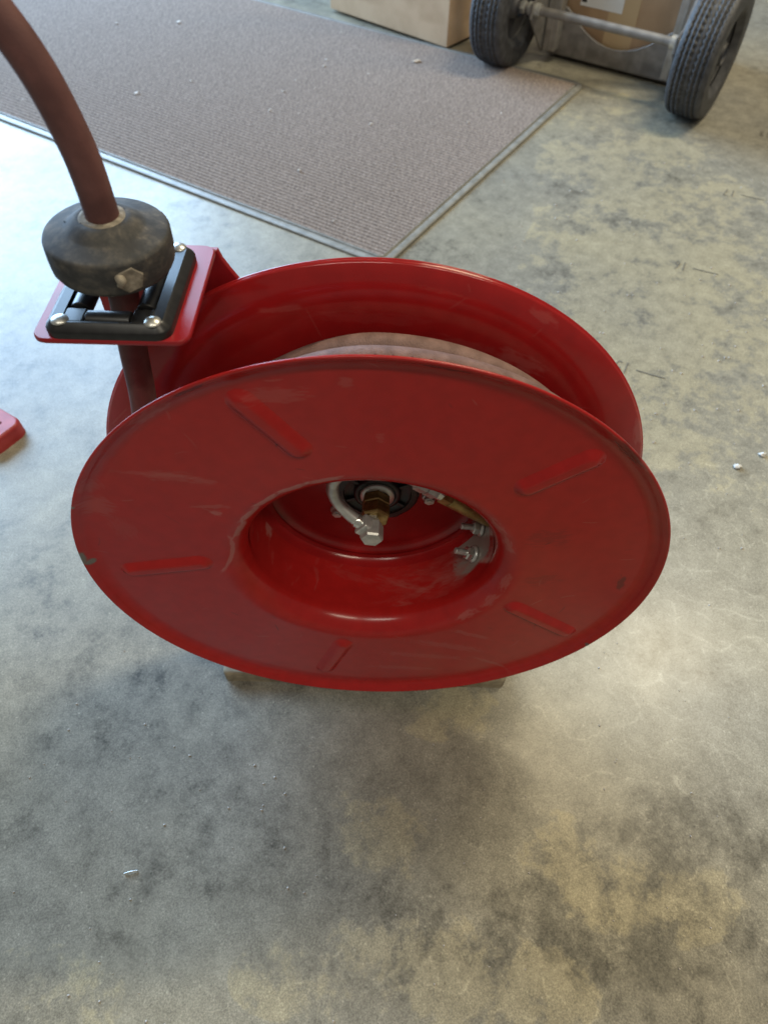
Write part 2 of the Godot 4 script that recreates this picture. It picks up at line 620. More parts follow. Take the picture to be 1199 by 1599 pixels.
	M.chip = paint(srgb(0.47, 0.43, 0.385), 0.8)
	M.crumb = paint(srgb(0.70, 0.69, 0.66), 0.7)
	M.chip_tan = paint(srgb(0.45, 0.36, 0.27), 0.85)


# ------------------------------------------------------------------ setting

func concrete_texture(x0: float, z0: float, w: float, h: float) -> ImageTexture:
	var H := int(TEX * h / w)
	var px := w / TEX
	var cloud := noise(1.6 * px, 4, FastNoiseLite.TYPE_SIMPLEX_SMOOTH, 101).get_image(TEX, H).get_data()
	var mottle := noise(22.0 * px, 6, FastNoiseLite.TYPE_SIMPLEX_SMOOTH, 102)
	mottle.fractal_gain = 0.78
	mottle.domain_warp_enabled = true
	mottle.domain_warp_amplitude = 0.006 / px
	mottle.domain_warp_fractal_lacunarity = 2.2
	mottle.domain_warp_frequency = 9.0 * px
	var mot := mottle.get_image(TEX, H).get_data()
	var bl := noise(5.0 * px, 7, FastNoiseLite.TYPE_SIMPLEX_SMOOTH, 103)
	bl.fractal_gain = 0.58
	var blot := bl.get_image(TEX, H).get_data()
	# pale hairlines: where two warped noises cross their middle value
	var lines := []
	for spec in [[9.0, 104], [16.0, 105]]:
		var hair := noise(spec[0] * px, 1, FastNoiseLite.TYPE_SIMPLEX_SMOOTH, spec[1])
		hair.domain_warp_enabled = true
		hair.domain_warp_amplitude = 0.022 / px
		hair.domain_warp_fractal_lacunarity = 2.2
		hair.domain_warp_frequency = 14.0 * px
		hair.domain_warp_fractal_octaves = 4
		hair.domain_warp_fractal_gain = 0.55
		lines.append(hair.get_image(TEX, H).get_data())
	var hair_a: PackedByteArray = lines[0]
	var hair_b: PackedByteArray = lines[1]
	# stains lie where the photograph shows them: x, z, half sizes, strength
	var dark := [[-.15, .10, .038, .022, .25], [-.21, .18, .035, .033, .3], [-.15, .24, .05, .024, .25]]
	dark.append_array([[.28, .20, .045, .036, .7], [.09, .21, .074, .036, .5], [.19, .18, .035, .032, .5], [-.31, .07, .045, .041, .12]])
	dark.append_array([[-.33, .14, .024, .021, .35], [.23, .12, .056, .036, .45], [.33, .14, .043, .055, .45], [.33, .23, .045, .03, .5], [.21, .23, .045, .03, .45]])
	var tan := [[0.0, .14, .036, .029, .6], [.18, .15, .024, .026, .9], [.26, .18, .053, .025, .8], [.11, .25, .06, .028, .9], [.03, .23, .045, .029, .7]]
	tan.append_array([[.08, .01, .034, .021, .4], [.51, -.88, .14, .375, .85], [.37, -.65, .09, .226, .75], [.17, .25, .027, .023, .8], [-.05, .25, .038, .019, .4], [-.27, .27, .043, .024, .4]])
	var masks := []
	for list in [dark, tan]:
		var m := PackedFloat32Array()
		m.resize(TEX * H)
		for s in list:
			var cx: float = (s[0] - x0) / px
			var cz: float = (s[1] - z0) / px
			var rx: float = s[2] * 1.7 / px
			var rz: float = s[3] * 1.7 / px
			for y in range(maxi(0, int(cz - rz)), mini(H, int(cz + rz) + 1)):
				for x in range(maxi(0, int(cx - rx)), mini(TEX, int(cx + rx) + 1)):
					var d := 1.0 - pow((x - cx) / rx, 2.0) - pow((y - cz) / rz, 2.0)
					if d > 0.0:
						m[y * TEX + x] = minf(1.0, m[y * TEX + x] + d * s[4])
		masks.append(m)
	var md: PackedFloat32Array = masks[0]
	var mt: PackedFloat32Array = masks[1]
	var out := PackedByteArray()
	out.resize(TEX * H * 3)
	var r := RandomNumberGenerator.new()
	r.seed = 5
	var gamma := PackedByteArray()
	gamma.resize(1024)
	for i in 1024:
		gamma[i] = Color(i / 1023.0, 0, 0).linear_to_srgb().r8
	for y in H:
		var z := z0 + y * px
		for x in TEX:
			var i := y * TEX + x
			var a := (cloud[i] - 128) / 128.0
			var b := (mot[i] - 128) / 128.0
			var c := (blot[i] - 128) / 128.0
			var v := 0.30 + 0.045 * a + 0.10 * b + 0.04 * c
			var warm := 0.04 + 0.05 * a
			var s := md[i]
			# old ground-in grime: islands all over the slab, denser in the marked stains
			v -= 0.40 * v * (1.0 - 0.3 * b) * smoothstep(-0.45, 0.55, s * 1.2 - 0.66 - c * 0.8 - b * 0.7)
			s = mt[i]
			if s > 0.0:
				s = smoothstep(0.1, 1.0, s * 1.5 + c * 1.5 + b * 1.3 - 0.25)
				v += 0.038 * s
				warm += 0.07 * s
			var e := minf(absf(hair_a[i] - 128.0) / 3.0, absf(hair_b[i] - 128.0) / 4.0)
			if e < 1.0:
				var xw := x0 + x * px
				var k := clampf((xw * 1.2 + z - 0.02) * 5.0, 0.0, 1.0)
				v += (1.0 - e) * 0.15 * k * clampf(0.75 + c * 0.8 + b * 1.2, 0.1, 1.0)
			v += r.randf_range(-0.05, 0.05)
			if r.randf() < 0.0016:
				v += 0.25
			elif r.randf() < 0.002:
				v -= 0.09
			var q := i * 3
			out[q] = gamma[clampi(int(v * (1.02 + warm) * 1023.0), 0, 1023)]
			out[q + 1] = gamma[clampi(int(v * (0.99 + warm * 0.3) * 1023.0), 0, 1023)]
			out[q + 2] = gamma[clampi(int(v * (0.855 - warm * 1.2) * 1023.0), 0, 1023)]
	return ImageTexture.create_from_image(Image.create_from_data(TEX, H, false, Image.FORMAT_RGB8, out))


func build_floor() -> void:
	var x0 := -1.4
	var z0 := -2.25
	var w := 2.75
	var h := 2.75
	var m := paint(Color.WHITE, 0.42)
	m.albedo_texture = concrete_texture(x0, z0, w, h)
	m.roughness_texture = noise_texture(0.01, 5, Color(0.70, 0.70, 0.70), Color(1.0, 1.0, 1.0), 512, 111)
	m.uv1_scale = Vector3.ONE
	m.detail_enabled = true
	m.detail_uv_layer = BaseMaterial3D.DETAIL_UV_2
	m.detail_blend_mode = BaseMaterial3D.BLEND_MODE_MUL
	var fine := noise_texture(0.2, 4, Color(0.74, 0.74, 0.74), Color(1, 1, 1), 1024, 113)
	(fine.noise as FastNoiseLite).fractal_gain = 0.78
	m.detail_albedo = fine
	var rows := []
	var uv := []
	var U2 := PackedVector2Array()
	for j in 13:
		var row := PackedVector3Array()
		var ur := PackedVector2Array()
		for i in 13:
			var p := Vector3(lerpf(-6.0, 6.0, i / 12.0), 0, lerpf(-7.0, 4.0, j / 12.0))
			row.append(p)
			ur.append(Vector2((p.x - x0) / w, (p.z - z0) / h))
			U2.append(Vector2(p.x, p.z) / 0.44)
		rows.append(row)
		uv.append(ur)
	var flat := surface([rows], [uv], false)
	var arr := flat.surface_get_arrays(0)
	arr[Mesh.ARRAY_TEX_UV2] = U2
	var mesh := ArrayMesh.new()
	mesh.add_surface_from_arrays(Mesh.PRIMITIVE_TRIANGLES, arr)
	var o := part(self, "floor", mesh, m)
	tag(o, "mottled grey and tan sealed concrete workshop floor", "floor", "", "structure")
	# pencilled foot numbers, each with a dash, read from the far side
	for k in [["15", Vector2(0.382, -0.548)], ["16", Vector2(0.5334, -0.8189)], ["17", Vector2(0.6888, -1.0717)], ["18", Vector2(0.835, -1.325)]]:
		var st := pencil(k[0])
		part(o, "pencil_mark", st, M.pencil, Vector3(k[1].x, 0.0009, k[1].y), Basis(Vector3.UP, deg_to_rad(158.0)))


# Strokes of a soft pencil in the ground plane: digits about 24 mm high and a dash before them.
func pencil(word: String) -> ArrayMesh:
	var glyph := {
		"1": [[Vector2(0.35, 0), Vector2(0.42, 1)]],
		"5": [[Vector2(0.8, 1), Vector2(0.25, 0.98), Vector2(0.2, 0.58), Vector2(0.6, 0.6), Vector2(0.75, 0.3), Vector2(0.5, 0.02), Vector2(0.12, 0.1)]],
		"6": [[Vector2(0.65, 1), Vector2(0.3, 0.6), Vector2(0.18, 0.25), Vector2(0.4, 0), Vector2(0.7, 0.2), Vector2(0.55, 0.48), Vector2(0.22, 0.35)]],
		"7": [[Vector2(0.1, 0.98), Vector2(0.8, 1), Vector2(0.4, 0)]],
		"8": [[Vector2(0.5, 0.5), Vector2(0.2, 0.75), Vector2(0.5, 1), Vector2(0.75, 0.75), Vector2(0.5, 0.5), Vector2(0.2, 0.2), Vector2(0.5, 0), Vector2(0.8, 0.25), Vector2(0.5, 0.5)]],
	}
	var strips := []
	var lines := [[Vector2(-0.052, 0.012), Vector2(-0.030, 0.0125), Vector2(-0.008, 0.0115)]]
	var x := 0.002
	for ch in word:
		for s in glyph[ch]:
			var l := []
			for p in s:
				l.append(Vector2(x + p.x * 0.013, p.y * 0.026))
			lines.append(l)
		x += 0.011
	for l in lines:
		for i in l.size() - 1:
			var a: Vector2 = l[i]
			var b: Vector2 = l[i + 1]
			var n := (b - a).normalized().orthogonal() * 0.0009
			strips.append([PackedVector3Array([Vector3(a.x + n.x, 0, -a.y - n.y), Vector3(a.x - n.x, 0, -a.y + n.y)]), PackedVector3Array([Vector3(b.x + n.x, 0, -b.y - n.y), Vector3(b.x - n.x, 0, -b.y + n.y)])])
	return surface(strips, [], false)


# The entrance mat: its near corner, the direction of its long front edge and of its short right edge.
const CORNER := Vector3(-0.002, 0, -0.782)
const ALONG := Vector3(-0.8560, 0, -0.5170)
const ACROSS := Vector3(0.5170, 0, -0.8560)
const MAT_LENGTH := 1.9
const MAT_WIDTH := 0.895


func mat_point(l: float, a: float, y := 0.0) -> Vector3:
	return CORNER + ALONG * l + ACROSS * a + Vector3(0, y, 0)


func build_mat() -> void:
	var t := thing("floor_mat", "grey brown ribbed carpet mat with vinyl edging on the concrete", "mat", CORNER)
	var ribs := 88
	var rows := []
	var uv := []
	var edge := 0.021
	for i in ribs * 4 + 1:
		var k := float(i) / (ribs * 4)
		var a := lerpf(edge - 0.002, MAT_WIDTH - edge + 0.002, k)
		var y: float = [0.0006, 0.0058, 0.0074, 0.0058][i % 4]
		var row := PackedVector3Array()
		var ur := PackedVector2Array()
		for j in 9:
			var l := lerpf(edge - 0.002, MAT_LENGTH - edge, j / 8.0)
			row.append(ALONG * l + ACROSS * a + Vector3(0, y, 0))
			ur.append(Vector2(l, a))
		rows.append(row)
		uv.append(ur)
	part(t, "pile", surface([rows], [uv], false), M.mat)
	# moulded vinyl edging: a low ramp with a bead against the pile, round the four sides with rounded corners
	var prof := [[0.0030, 0.0003], [0.0, 0.0012], [0.0008, 0.0042], [0.0035, 0.0050], [0.0125, 0.0056], [0.0140, 0.0046], [0.0150, 0.0012], [0.0175, 0.0010], [0.0185, 0.0050], [0.0205, 0.0062], [0.0225, 0.0040], [0.0230, 0.0010]]
	var loops := []
	for p in prof:
		var row := PackedVector3Array()
		var d: float = p[0]
		for q in ring(MAT_LENGTH / 2, MAT_WIDTH / 2, MAT_LENGTH - 2 * d, MAT_WIDTH - 2 * d, maxf(0.028 - d, 0.003), 0.0, 6):
			row.append(ALONG * q.x + ACROSS * q.z + Vector3(0, p[1], 0))
		loops.append(row)
	part(t, "vinyl_edging", surface([loops]), M.vinyl)
	# paper chips trodden into the pile
	var spots := [["torn white paper chip lying near the far edge of the mat", -0.576, -1.862, 0.012], ["small cream paper chip lying alone towards the mat's left side", -0.585, -1.427, 0.009], ["tan paper scrap lying on the mat in front of the box's corner", 0.056, -1.645, 0.013]]
	for s in spots:
		var o := part(self, numbered("paper_chip"), chip_mesh(s[3], int(s[3] * 9000.0)), M.chip if s[3] != 0.013 else M.chip_tan, Vector3(s[1], 0.0085, s[2]), Basis(Vector3.UP, s[1] * 9.0))
		tag(o, s[0], "paper chip", "paper chips on the mat")
	var mm := MultiMesh.new()
	mm.transform_format = MultiMesh.TRANSFORM_3D
	mm.mesh = chip_mesh(0.0048, 77)
	mm.mesh.surface_set_material(0, M.chip)
	mm.instance_count = 28
	for i in 28:
		var p := mat_point(rng.randf_range(0.05, 1.25), rng.randf_range(0.05, 0.85), 0.0078)
		mm.set_instance_transform(i, Transform3D(Basis(Vector3.UP, rng.randf() * TAU).scaled(Vector3.ONE * rng.randf_range(0.35, 1.1)), p))
	var mi := MultiMeshInstance3D.new()
	mi.name = "paper_crumbs"
	mi.multimesh = mm
	add_child(mi)
	tag(mi, "tiny pale paper crumbs scattered over the carpet mat", "crumbs", "", "stuff")


func chip_mesh(size: float, sd: int) -> ArrayMesh:
	var r := RandomNumberGenerator.new()
	r.seed = sd
	var rows := []
	var n := 9
	var radii := []
	for k in n:
		radii.append(size * r.randf_range(0.45, 1.0) * (0.6 + 0.4 * absf(cos(TAU * k / n))))
	for spec in [[0.0, 0.0010], [0.7, 0.0016], [1.0, 0.0006], [0.9, -0.0003], [0.0, -0.0003]]:
		var row := PackedVector3Array()
		for k in n + 1:
			var a := TAU * k / n
			var rr: float = radii[k % n] * spec[0]
			row.append(Vector3(rr * cos(a), spec[1] + 0.25 * rr * rr / size * cos(2.0 * a) * 0.4, -rr * sin(a)))
		rows.append(row)
	return surface([rows])


# ------------------------------------------------------------------ the reel

func build_reel() -> void:
	var base := Vector3(0, 0, -0.06)
	var t := thing("hose_reel", "large red steel hose reel standing on the concrete with two dished flanges", "hose reel", base)
	var axle := Vector3(0, AXLE, 0) - base
	var flat := -0.0050
	# front flange: rolled lip, flat disc, and the throat that turns into the drum
	var prof := [[]]
	prof[0] += arc(R - 0.0012, 0.0012, 0.0012, -60.0, 150.0, 6)
	prof[0] += arc(0.2075, flat + 0.0135, 0.0135, -38.0, -90.0, 8)
	for k in 11:
		prof[0].append(Vector2(lerpf(0.204, 0.120, k / 10.0), flat))
	prof[0] += arc(0.1180, flat - 0.0195, 0.0195, 90.0, 180.0, 14)
	prof[0].append(Vector2(0.0985, -0.034))
	var rear := []
	rear += arc(0.1185, flat - 0.0210, 0.0195, 180.0, 90.0, 12)
	for k in 6:
		rear.append(Vector2(lerpf(0.120, 0.2075, k / 5.0), flat - 0.0014))
	rear += arc(0.2075, flat + 0.0135, 0.0149, -86.0, -40.0, 8)
	rear.append(prof[0][0])
	prof.append(rear)
	var f := part(t, "front_flange", lathe(prof, 180, "z", 0.225), M.front, axle)
	# five pressed ribs
	for k in [[112.7, 108.0, 0.2096, 0.139], [44.6, 46.0, 0.2125, 0.142], [182.5, 178.0, 0.1995, 0.123], [-28.0, -23.5, 0.205, 0.121], [256.0, 258.5, 0.196, 0.110]]:
		var a: Vector3 = Vector3(cos(deg_to_rad(k[0])), sin(deg_to_rad(k[0])), 0) * minf(k[2] - 0.009, 0.1960)
		var b: Vector3 = Vector3(cos(deg_to_rad(k[1])), sin(deg_to_rad(k[1])), 0) * maxf(k[3] + 0.009, 0.133)
		part(f, "rib", rib(a, b, flat), M.front)
	# rear flange, its lip turned the other way
	var zb := -0.0797
	var bp := [[]]
	bp[0] += arc(R - 0.0024, BACK - 0.0012, 0.0012, 60.0, -150.0, 6)
	bp[0] += arc(0.1930, zb - 0.0453, 0.0453, 51.5, 90.0, 12)
	for k in 9:
		bp[0].append(Vector2(lerpf(0.190, 0.090, k / 8.0), zb))
	var bq := []
	bq.append(Vector2(0.090, zb - 0.0014))
	bq.append(Vector2(0.1930, zb - 0.0014))
	bq += arc(0.1930, zb - 0.0453, 0.0439, 84.0, 52.0, 8)
	bq.append(bp[0][0])
	part(t, "rear_flange", lathe([bp[0], bq], 180, "z", 0.225), M.back, axle)
	# drum: the wall with its rounded foot, and the end plate
	var d := [[]]
	d[0].append(Vector2(0.0981, -0.027))
	for k in 6:
		d[0].append(Vector2(0.0981, lerpf(-0.032, -0.0705, k / 5.0)))
	var drum := part(t, "drum", lathe(d, 120, "z", 0.0, Vector2(-0.088, -0.020)), M.drum, axle)
	part(drum, "end_plate", lathe([arc(0.0811, -0.0705, 0.0170, 0.0, -90.0, 14) + [Vector2(0.06, -0.0875), Vector2(0.025, -0.0875)], [Vector2(0.025, -0.0875), Vector2(0.025, -0.0890), Vector2(0.081, -0.0890)]], 120, "z", 0.225), M.plate)
	# hub
	part(t, "bearing_seal", lathe([arc(0.0330, -0.0835, 0.0030, -90.0, 90.0, 6) + [Vector2(0.0290, -0.0805)], [Vector2(0.0290, -0.0805), Vector2(0.0280, -0.0845), Vector2(0.0205, -0.0845)], [Vector2(0.0205, -0.0845), Vector2(0.0200, -0.0800), Vector2(0.0160, -0.0790), Vector2(0.0150, -0.0830)]], 64), M.plastic, axle + Vector3(0.003, 0.001, 0))
	for k in 6:
		part(t, "bearing_web", rounded_box(Vector3(0.0095, 0.0035, 0.004), 0.0008, 2), M.plastic, axle + Vector3(0.003, 0.001, -0.0835) + Vector3(cos(k * PI / 3.0 + 0.4), sin(k * PI / 3.0 + 0.4), 0) * 0.0245, Basis(Vector3.BACK, k * PI / 3.0 + 0.4))
	part(t, "hub_washer", lathe([[Vector2(0.0150, -0.0840), Vector2(0.0150, -0.0800), Vector2(0.0142, -0.0775), Vector2(0.0100, -0.0770)]], 40), M.zinc, axle + Vector3(0.003, 0.001, 0))
	var nut := [Vector2(0.0112, -0.0775), Vector2(0.0124, -0.0762), Vector2(0.0124, -0.0690), Vector2(0.0114, -0.0680), Vector2(0.0114, -0.0672), Vector2(0.0126, -0.0660), Vector2(0.0126, -0.0570), Vector2(0.0112, -0.0550), Vector2(0.0, -0.0550)]
	part(t, "brass_union", faceted(nut, 6, 0.35), M.brass, axle + Vector3(0.002, 0.0, 0))
	# elbow and the swivel tube that runs round the hub to the hose
	var elbow := part(t, "swivel_elbow", faceted([Vector2(0.0, -0.0560), Vector2(0.0058, -0.0560), Vector2(0.0058, -0.0520), Vector2(0.0080, -0.0505), Vector2(0.0096, -0.0480), Vector2(0.0096, -0.0350), Vector2(0.0086, -0.0332), Vector2(0.0, -0.0330)], 6, 0.9), M.zinc, axle + Vector3(-0.0005, 0.0010, 0))
	part(elbow, "elbow_block", rounded_box(Vector3(0.0165, 0.0150, 0.0130), 0.0020, 2), M.zinc, Vector3(-0.0035, 0.0020, -0.0450), Basis(Vector3.BACK, deg_to_rad(-38.0)))
	var tp := [Vector3(-0.005, 0.002, -0.046), Vector3(-0.0110, 0.0065, -0.047), Vector3(-0.0200, 0.0140, -0.050), Vector3(-0.0285, 0.0240, -0.054), Vector3(-0.0320, 0.0370, -0.056), Vector3(-0.0280, 0.0520, -0.056), Vector3(-0.0120, 0.0640, -0.057), Vector3(0.0080, 0.0660, -0.060), Vector3(0.0240, 0.0505, -0.064)]
	part(t, "swivel_tube", tube(smooth_path(tp, 8), 0.0050, 18), M.zinc, axle)
	part(t, "tube_collar", tube(PackedVector3Array([Vector3(-0.0065, 0.0030, -0.0462), Vector3(-0.0075, 0.0040, -0.0463), Vector3(-0.0135, 0.0085, -0.0476), Vector3(-0.0145, 0.0092, -0.0479)]), [0.0050, 0.0063, 0.0060, 0.0046], 20), M.bright, axle)
	# hose end: steel hexagon, brass hexagon, long ferrule that leaves through the drum wall
	var f0 := Vector3(0.0235, 0.0505, -0.0640)
	var dir := (Vector3(0.1000, -0.0080, -0.0640) - f0).normalized()
	var fb := Basis(Quaternion(Vector3.BACK, dir))
	part(t, "hose_nipple", lathe([[Vector2(0.0050, 0.0), Vector2(0.0062, 0.0015), Vector2(0.0062, 0.0140), Vector2(0.0050, 0.0150)]], 24), M.zinc, axle + f0, fb)
	part(t, "steel_nut", faceted([Vector2(0.0070, 0.0140), Vector2(0.0082, 0.0150), Vector2(0.0082, 0.0230), Vector2(0.0072, 0.0236), Vector2(0.0072, 0.0244), Vector2(0.0082, 0.0250), Vector2(0.0082, 0.0345), Vector2(0.0070, 0.0355), Vector2(0.0, 0.0355)], 6, 0.3), M.zinc, axle + f0, fb)
	part(t, "bright_nipple", lathe([[Vector2(0.0068, 0.0350), Vector2(0.0068, 0.0400)]], 24), M.bright, axle + f0, fb)
	part(t, "brass_nut", faceted([Vector2(0.0066, 0.0395), Vector2(0.0078, 0.0402), Vector2(0.0078, 0.0490), Vector2(0.0070, 0.0496), Vector2(0.0, 0.0496)], 6, 0.1), M.brass, axle + f0, fb)
	part(t, "brass_ferrule", lathe([[Vector2(0.0070, 0.0494), Vector2(0.0078, 0.0500), Vector2(0.0076, 0.0700), Vector2(0.0070, 0.0960), Vector2(0.0, 0.0965)]], 24), M.brass, axle + f0, fb)
	# flange nuts on the end plate
	for p in [Vector2(-0.0325, -0.0300), Vector2(0.0480, -0.0080), Vector2(0.0220, 0.0450), Vector2(-0.0480, 0.0200)]:
		var at := axle + Vector3(p.x, p.y, -0.0875)
		var n := part(t, "flange_nut", lathe([[Vector2(0.0066, 0.0), Vector2(0.0066, 0.0011), Vector2(0.0054, 0.0022), Vector2(0.0046, 0.0026)]], 24), M.zinc, at)
		part(n, "hexagon", faceted([Vector2(0.0050, 0.0018), Vector2(0.0050, 0.0056), Vector2(0.0044, 0.0064), Vector2(0.0030, 0.0064), Vector2(0.0028, 0.0072), Vector2(0.0, 0.0074)], 6, p.x * 30.0), M.zinc)
	# punched half-moon marks in the end plate
	for p in [Vector2(0.0170, -0.0330), Vector2(-0.0300, 0.0420)]:
		var pts := PackedVector3Array()
		for k in 15:
			var a := deg_to_rad(200.0 + k * 11.0)
			pts.append(Vector3(cos(a) * 0.0060, sin(a) * 0.0060, 0))
		part(drum, "punch_mark", tube(pts, 0.0006, 6), M.hole, Vector3(p.x, p.y, -0.0875))
	# two clamp bolts through the wall on the right
	for k in [[-14.5, -0.067, 0.0], [-24.5, -0.050, 1.0]]:
		var a := deg_to_rad(k[0])
		var inward := Vector3(-cos(a), -sin(a), 0.0)
		var b := Basis(Quaternion(Vector3.BACK, (inward + Vector3(0, 0, 0.10)).normalized()))
		var at: Vector3 = axle - inward * 0.0976 + Vector3(0, 0, k[1])
		var bolt := part(t, "clamp_bolt", threaded(0.0029, 0.0, 0.0195), M.zinc, at, b)
		part(bolt, "washer", lathe([[Vector2(0.0074, 0.0006), Vector2(0.0078, 0.0012), Vector2(0.0074, 0.0026), Vector2(0.0060, 0.0034)]], 28), M.zinc)
		part(bolt, "nut", faceted([Vector2(0.0062, 0.0030), Vector2(0.0062, 0.0078), Vector2(0.0052, 0.0090), Vector2(0.0028, 0.0092)], 6, 0.4 + k[2]), M.bright if k[2] > 0.5 else M.zinc)
	build_stand(t, base)
	build_guide(t, base)


func threaded(r: float, z0: float, z1: float) -> ArrayMesh:
	var prof := []
	var n := int((z1 - z0) / 0.0005)
	for i in n:
		prof.append(Vector2(r - (0.00035 if i % 2 else 0.0), z0 + i * 0.0005))
	prof.append(Vector2(r * 0.75, z1))
	prof.append(Vector2(0.0, z1 + 0.0002))
	return lathe([prof], 20)


# A pressed rib: its own piece of sheet, swelling out of the disc between two points.
func rib(a: Vector3, b: Vector3, z: float) -> ArrayMesh:
	var dir := (b - a).normalized()
	var side := Vector3(-dir.y, dir.x, 0)
	var hw := 0.0110
	var len := a.distance_to(b)
	var rows := []
	var uv := []
	for i in 57:
		var u := lerpf(-hw, len + hw, i / 56.0)
		var row := PackedVector3Array()
		var ur := PackedVector2Array()
		for j in 29:
			var v := lerpf(-hw, hw, j / 28.0)
			var over := maxf(0.0, maxf(-u, u - len))
			var d := hw - sqrt(over * over * 1.0 + v * v)
			var h := smoothstep(0.0, 0.0088, d)
			var p := a + dir * u + side * v
			row.append(Vector3(p.x, p.y, z - 0.0003 + 0.0046 * h))
			ur.append(Vector2(0.5 + p.x / 0.45, 0.5 - p.y / 0.45))
		rows.append(row)
		uv.append(ur)
	return surface([rows], [uv], false)


func build_stand(t: Node3D, base: Vector3) -> void:
	# base plate: a shallow pressed tray whose front corners show under the flange
	var cx := -0.008
	var w := 0.302
	var z0 := -0.205
	var z1 := -0.0165
	var loops := []
	for p in [[0.0, 0.0], [0.0, 0.0140], [0.0016, 0.0162], [0.004, 0.0170], [0.02, 0.0170], [0.07, 0.0170]]:
		loops.append(ring(cx, (z0 + z1) / 2, w - 2 * p[0], z1 - z0 - 2 * p[0], maxf(0.006 - p[0], 0.002), p[1], 4))
	loops.append(ring(cx, (z0 + z1) / 2, w - 0.1832, 0.0002, 0.00005, 0.0170, 4))
	part(t, "base_plate", surface([loops]), M.dusty, -base)
	# post: a folded upright behind the rear flange, up to the axle, with a stub axle and its cap
	var post := flat_polygon_solid(PackedVector2Array([Vector2(-0.090, 0.0165), Vector2(0.090, 0.0165), Vector2(0.090, 0.040), Vector2(0.050, 0.180), Vector2(0.045, 0.270), Vector2(0.030, 0.295), Vector2(-0.030, 0.295), Vector2(-0.045, 0.270), Vector2(-0.050, 0.180), Vector2(-0.090, 0.040)]), 0.006)
	part(t, "post", post, M.red, Vector3(0, 0, -0.1180) - base)
	for s in [-1.0, 1.0]:
		part(t, "post_gusset", flat_polygon_solid(PackedVector2Array([Vector2(0.0, 0.0168), Vector2(0.070, 0.0168), Vector2(0.0, 0.200)]), 0.005), M.red, Vector3(s * 0.052, 0, -0.1215) - base, Basis(Vector3.UP, PI / 2.0))
	part(t, "axle", lathe([[Vector2(0.014, -0.145), Vector2(0.014, -0.086)], [Vector2(0.022, -0.150), Vector2(0.024, -0.147), Vector2(0.024, -0.1215)], [Vector2(0.0, -0.150), Vector2(0.022, -0.150)]], 32), M.zinc, Vector3(0, AXLE, 0) - base)


